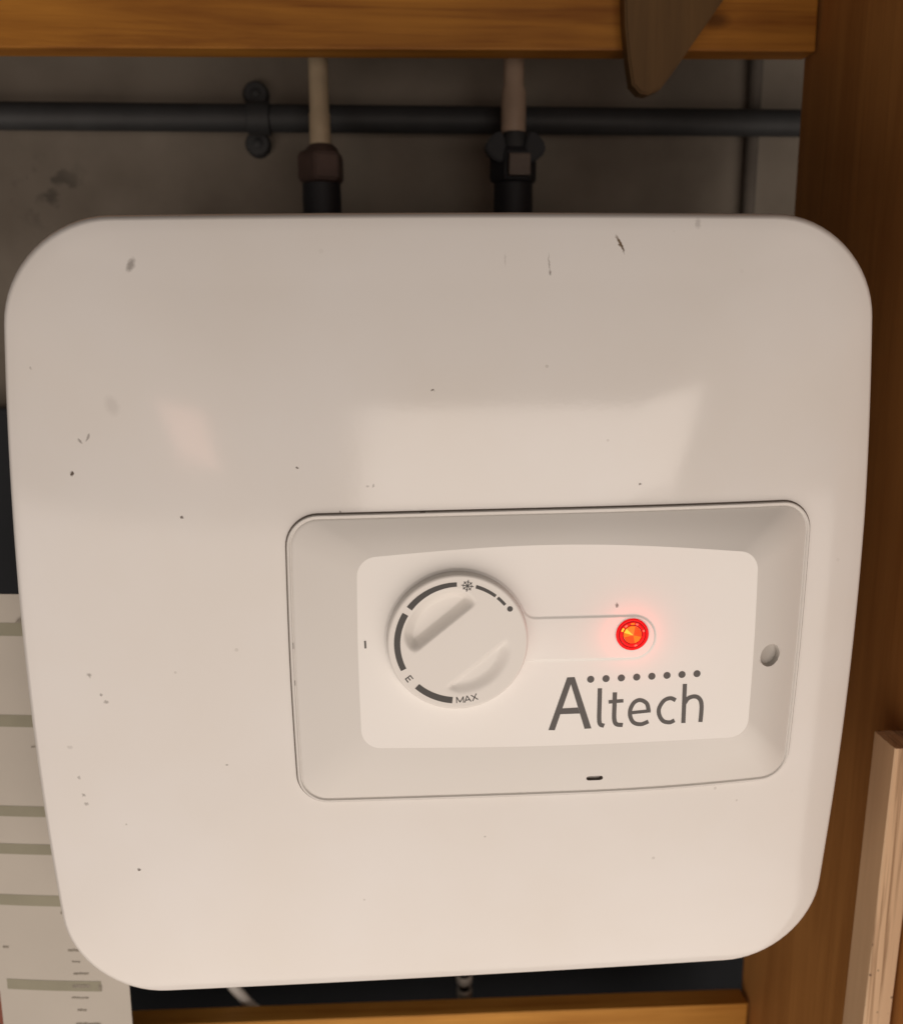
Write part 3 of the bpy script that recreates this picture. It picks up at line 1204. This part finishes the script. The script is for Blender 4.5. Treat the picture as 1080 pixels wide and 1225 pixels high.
def scoop(x, z):
    """finger hollows, unit dial coordinates -> depth (m)"""
    p = Vector((x, z))
    r = p.length
    d = 0
    q, t = p.dot(nd), p.dot(dd_)
    if q > 0:
        wall = sst(0.265, 0.42, q)
        outer = 1 - sst(0.62, 0.81, r)
        ends = 1 - sst(0.44, 0.60, abs(t))
        d = wall * max(0, outer) * ends * 0.0047
    else:
        q = -q
        wall = sst(0.38, 0.47, q)
        outer = 1 - sst(0.58, 0.80, r)
        ends = 1 - sst(0.44, 0.60, abs(t))
        d = wall * max(0, outer) * ends * 0.0017
    return d


knob = empty('dial', (KC.x, -FLOOR, KC.y))
knob.parent = heater
knob.location = Vector((KC.x, -FLOOR, KC.y)) - heater.location
bm = bmesh.new()
NA, NR = 240, 90
prev = None
rsv = []
for k in range(1, NR + 1):
    rsv.append((0.955 * k / NR, 0.0))
for a in range(1, 9):
    t = a / 8 * math.pi / 2
    rsv.append((0.955 + 0.045 * math.sin(t), 0.0011 * (1 - math.cos(t))))
rsv += [(1.006, 0.0045), (1.010, CAP - FLOOR - 0.0001)]
cv = bm.verts.new((KC.x, -CAP + scoop(0, 0), KC.y))
for ur, drop in rsv:
    ring = []
    for i in range(NA):
        a = 2 * math.pi * i / NA
        x, z = ur * math.cos(a), ur * math.sin(a)
        dep = drop + (scoop(x, z) if ur < 0.955 else 0)
        ring.append(bm.verts.new((KC.x + x * KR, -CAP + dep, KC.y + z * KR)))
    for i in range(NA):
        j = (i + 1) % NA
        if prev is None:
            bm.faces.new((cv, ring[i], ring[j]))
        else:
            bm.faces.new((prev[i], ring[i], ring[j], prev[j]))
    prev = ring
obj('cap', bm, 'knob', knob, 60)


def arc(name, a0, a1, w0, w1=None, r=0.858):
    w1 = w0 if w1 is None else w1
    bm = bmesh.new()
    n = max(4, int(abs(a1 - a0) / 2))
    A, B = [], []
    for k in range(n + 1):
        t = k / n
        a = math.radians(a0 + (a1 - a0) * t)
        w = (w0 + (w1 - w0) * t) / 2
        A.append(bm.verts.new((KC.x + KR * (r + w) * math.cos(a), -CAP - .00008, KC.y + KR * (r + w) * math.sin(a))))
        B.append(bm.verts.new((KC.x + KR * (r - w) * math.cos(a), -CAP - .00008, KC.y + KR * (r - w) * math.sin(a))))
    for k in range(n):
        bm.faces.new((A[k], A[k + 1], B[k + 1], B[k]))
    face_front(bm)
    obj(name, bm, 'knob_ink', knob, 'keep')


arc('scale_arc', 91, 142.5, 0.062, 0.090)
arc('scale_arc', 149, 206, 0.092, 0.085)
arc('scale_arc', 227, 264.5, 0.090, 0.096)
arc('scale_arc', 73, 52.0, 0.052, 0.046)
arc('scale_arc', 49.6, 39.5, 0.045, 0.043)
bm = bmesh.new()
disc(bm, KC.x + KR * .878 * math.cos(math.radians(33.6)), KC.y + KR * .878 * math.sin(math.radians(33.6)), .00120, -CAP - .00008)
face_front(bm)
obj('scale_dot', bm, 'knob_ink', knob, 'keep')


def glyphs(name, strokes, ang, r, w):
    """strokes in mm in an upright frame whose up points to the dial centre"""
    a = math.radians(ang)
    c = KC + Vector((math.cos(a), math.sin(a))) * KR * r
    upv = -Vector((math.cos(a), math.sin(a)))
    rtv = Vector((upv.y, -upv.x))
    bm = bmesh.new()
    for k, s in enumerate(strokes):
        pts = [c + rtv * (x / 1000) + upv * (y / 1000) for x, y in s]
        stroke(bm, [(p.x, p.y) for p in pts], w / 1000, -CAP - .00008 - .00001 * k, 1)
    face_front(bm)
    obj(name, bm, 'knob_ink', knob, 'keep')


glyphs('letter_e', [[(-.9, -1.5), (-.9, 1.5)], [(-.9, 1.27), (1.0, 1.27)], [(-.9, 0), (.8, 0)], [(-.9, -1.27), (1.0, -1.27)]], 216.5, .865, .46)
glyphs('letter_m', [[(-1.45, -1.4), (-1.45, 1.4)], [(-1.40, 1.3), (0, -1.1)], [(0, -1.1), (1.40, 1.3)], [(1.45, 1.4), (1.45, -1.4)]], 271.7, .853, .42)
glyphs('letter_a', [[(-1.35, -1.4), (0, 1.45)], [(0, 1.45), (1.35, -1.4)], [(-.85, -.45), (.85, -.45)]], 278.9, .853, .42)
glyphs('letter_x', [[(-1.2, 1.4), (1.2, -1.4)], [(1.2, 1.4), (-1.2, -1.4)]], 285.8, .853, .42)
fl = []
for k in range(4):
    a = math.pi * k / 4
    c, s = math.cos(a), math.sin(a)
    L_ = 2.6 if k % 2 == 0 else 2.35
    fl.append([(-L_ * c, -L_ * s), (L_ * c, L_ * s)])
for k in range(8):
    a = math.pi * k / 4
    L_ = 1.7
    px, py = L_ * math.cos(a), L_ * math.sin(a)
    tx, ty = -math.sin(a) * .55, math.cos(a) * .55
    fl.append([(px - tx, py - ty), (px + tx, py + ty)])
glyphs('snowflake_symbol', fl, 81, .845, .34)

# --- indicator lamp
LC = (0.0757, 0.0027)
lamp = empty('indicator_lamp', (LC[0], -FLOOR, LC[1]))
lamp.parent = heater
lamp.location = Vector((LC[0], -FLOOR, LC[1])) - heater.location
c3 = (LC[0], -FLOOR + .0001, LC[1])
def annulus(name, prof, mat):
    """turned ring: (radius, height) pairs closed into a loop"""
    bm = bmesh.new()
    n = 64
    rings = [[bm.verts.new((LC[0] + r * math.cos(2 * math.pi * i / n), c3[1] - h, LC[1] + r * math.sin(2 * math.pi * i / n)))
              for i in range(n)] for r, h in prof]
    for k in range(len(rings)):
        a, b = rings[k], rings[(k + 1) % len(rings)]
        for i in range(n):
            bm.faces.new((a[i], a[(i + 1) % n], b[(i + 1) % n], b[i]))
    return obj(name, bm, mat, lamp, True)


annulus('lens_rim', [(.0071, 0), (.0071, .0006), (.0067, .0009), (.0062, .0009), (.0060, .0006), (.0060, 0)], 'led_red')
annulus('lens_groove', [(.00595, 0), (.00595, .0005), (.0056, .0005), (.0056, 0)], 'led_dark')
annulus('lens_ring', [(.00555, 0), (.00555, .0008), (.0052, .0010), (.0047, .0010), (.0045, .0008), (.0045, 0)], 'led_red')
annulus('lens_groove', [(.00445, 0), (.00445, .0006), (.0040, .0006), (.0040, 0)], 'led_dark')
# faceted core
bm = bmesh.new()
n = 12
hub = bm.verts.new((LC[0] + .0001, -FLOOR - .0015, LC[1]))
ring = [bm.verts.new((LC[0] + .00395 * math.cos(2 * math.pi * (i + .5) / n), -FLOOR - .0009, LC[1] + .00395 * math.sin(2 * math.pi * (i + .5) / n)))
        for i in range(n)]
rim2 = [bm.verts.new((v.co.x, -FLOOR, v.co.z)) for v in ring]
cols = [2, 2, 1, 1, 0, 1, 2, 2, 2, 1, 1, 2]
for i in range(n):
    f = bm.faces.new((hub, ring[(i + 1) % n], ring[i]))
    f.material_index = cols[i]
    f2 = bm.faces.new((ring[i], ring[(i + 1) % n], rim2[(i + 1) % n], rim2[i]))
    f2.material_index = 2
obj('lamp_core', bm, ['led_y', 'led_o', 'led_r'], lamp)
# glints painted on the lens ring as small glowing patches
for a, w, mt_ in ((152, 12, 'led_y'), (127, 9, 'led_g'), (92, 12, 'led_o'), (70, 8, 'led_g'), (287, 9, 'led_g'), (20, 7, 'led_g')):
    bm = bmesh.new()
    A_, B_ = [], []
    for k in range(5):
        t = math.radians(a + w * (k / 4 - .5) * 1.6)
        A_.append(bm.verts.new((LC[0] + .0054 * math.cos(t), -FLOOR - .00100, LC[1] + .0054 * math.sin(t))))
        B_.append(bm.verts.new((LC[0] + .0046 * math.cos(t), -FLOOR - .00106, LC[1] + .0046 * math.sin(t))))
    for k in range(4):
        bm.faces.new((A_[k], A_[k + 1], B_[k + 1], B_[k]))
    face_front(bm)
    obj('lens_glint', bm, mt_, lamp, 'keep')
# the lamp's own red light on the plate around it
pl = bpy.data.lights.new('indicator_glow', 'POINT')
pl.energy = 0.009
pl.color = (1.0, 0.03, 0.02)
pl.shadow_soft_size = 0.002
po = bpy.data.objects.new('indicator_glow', pl)
col.objects.link(po)
po.location = (LC[0], -FLOOR - 0.0036, LC[1])
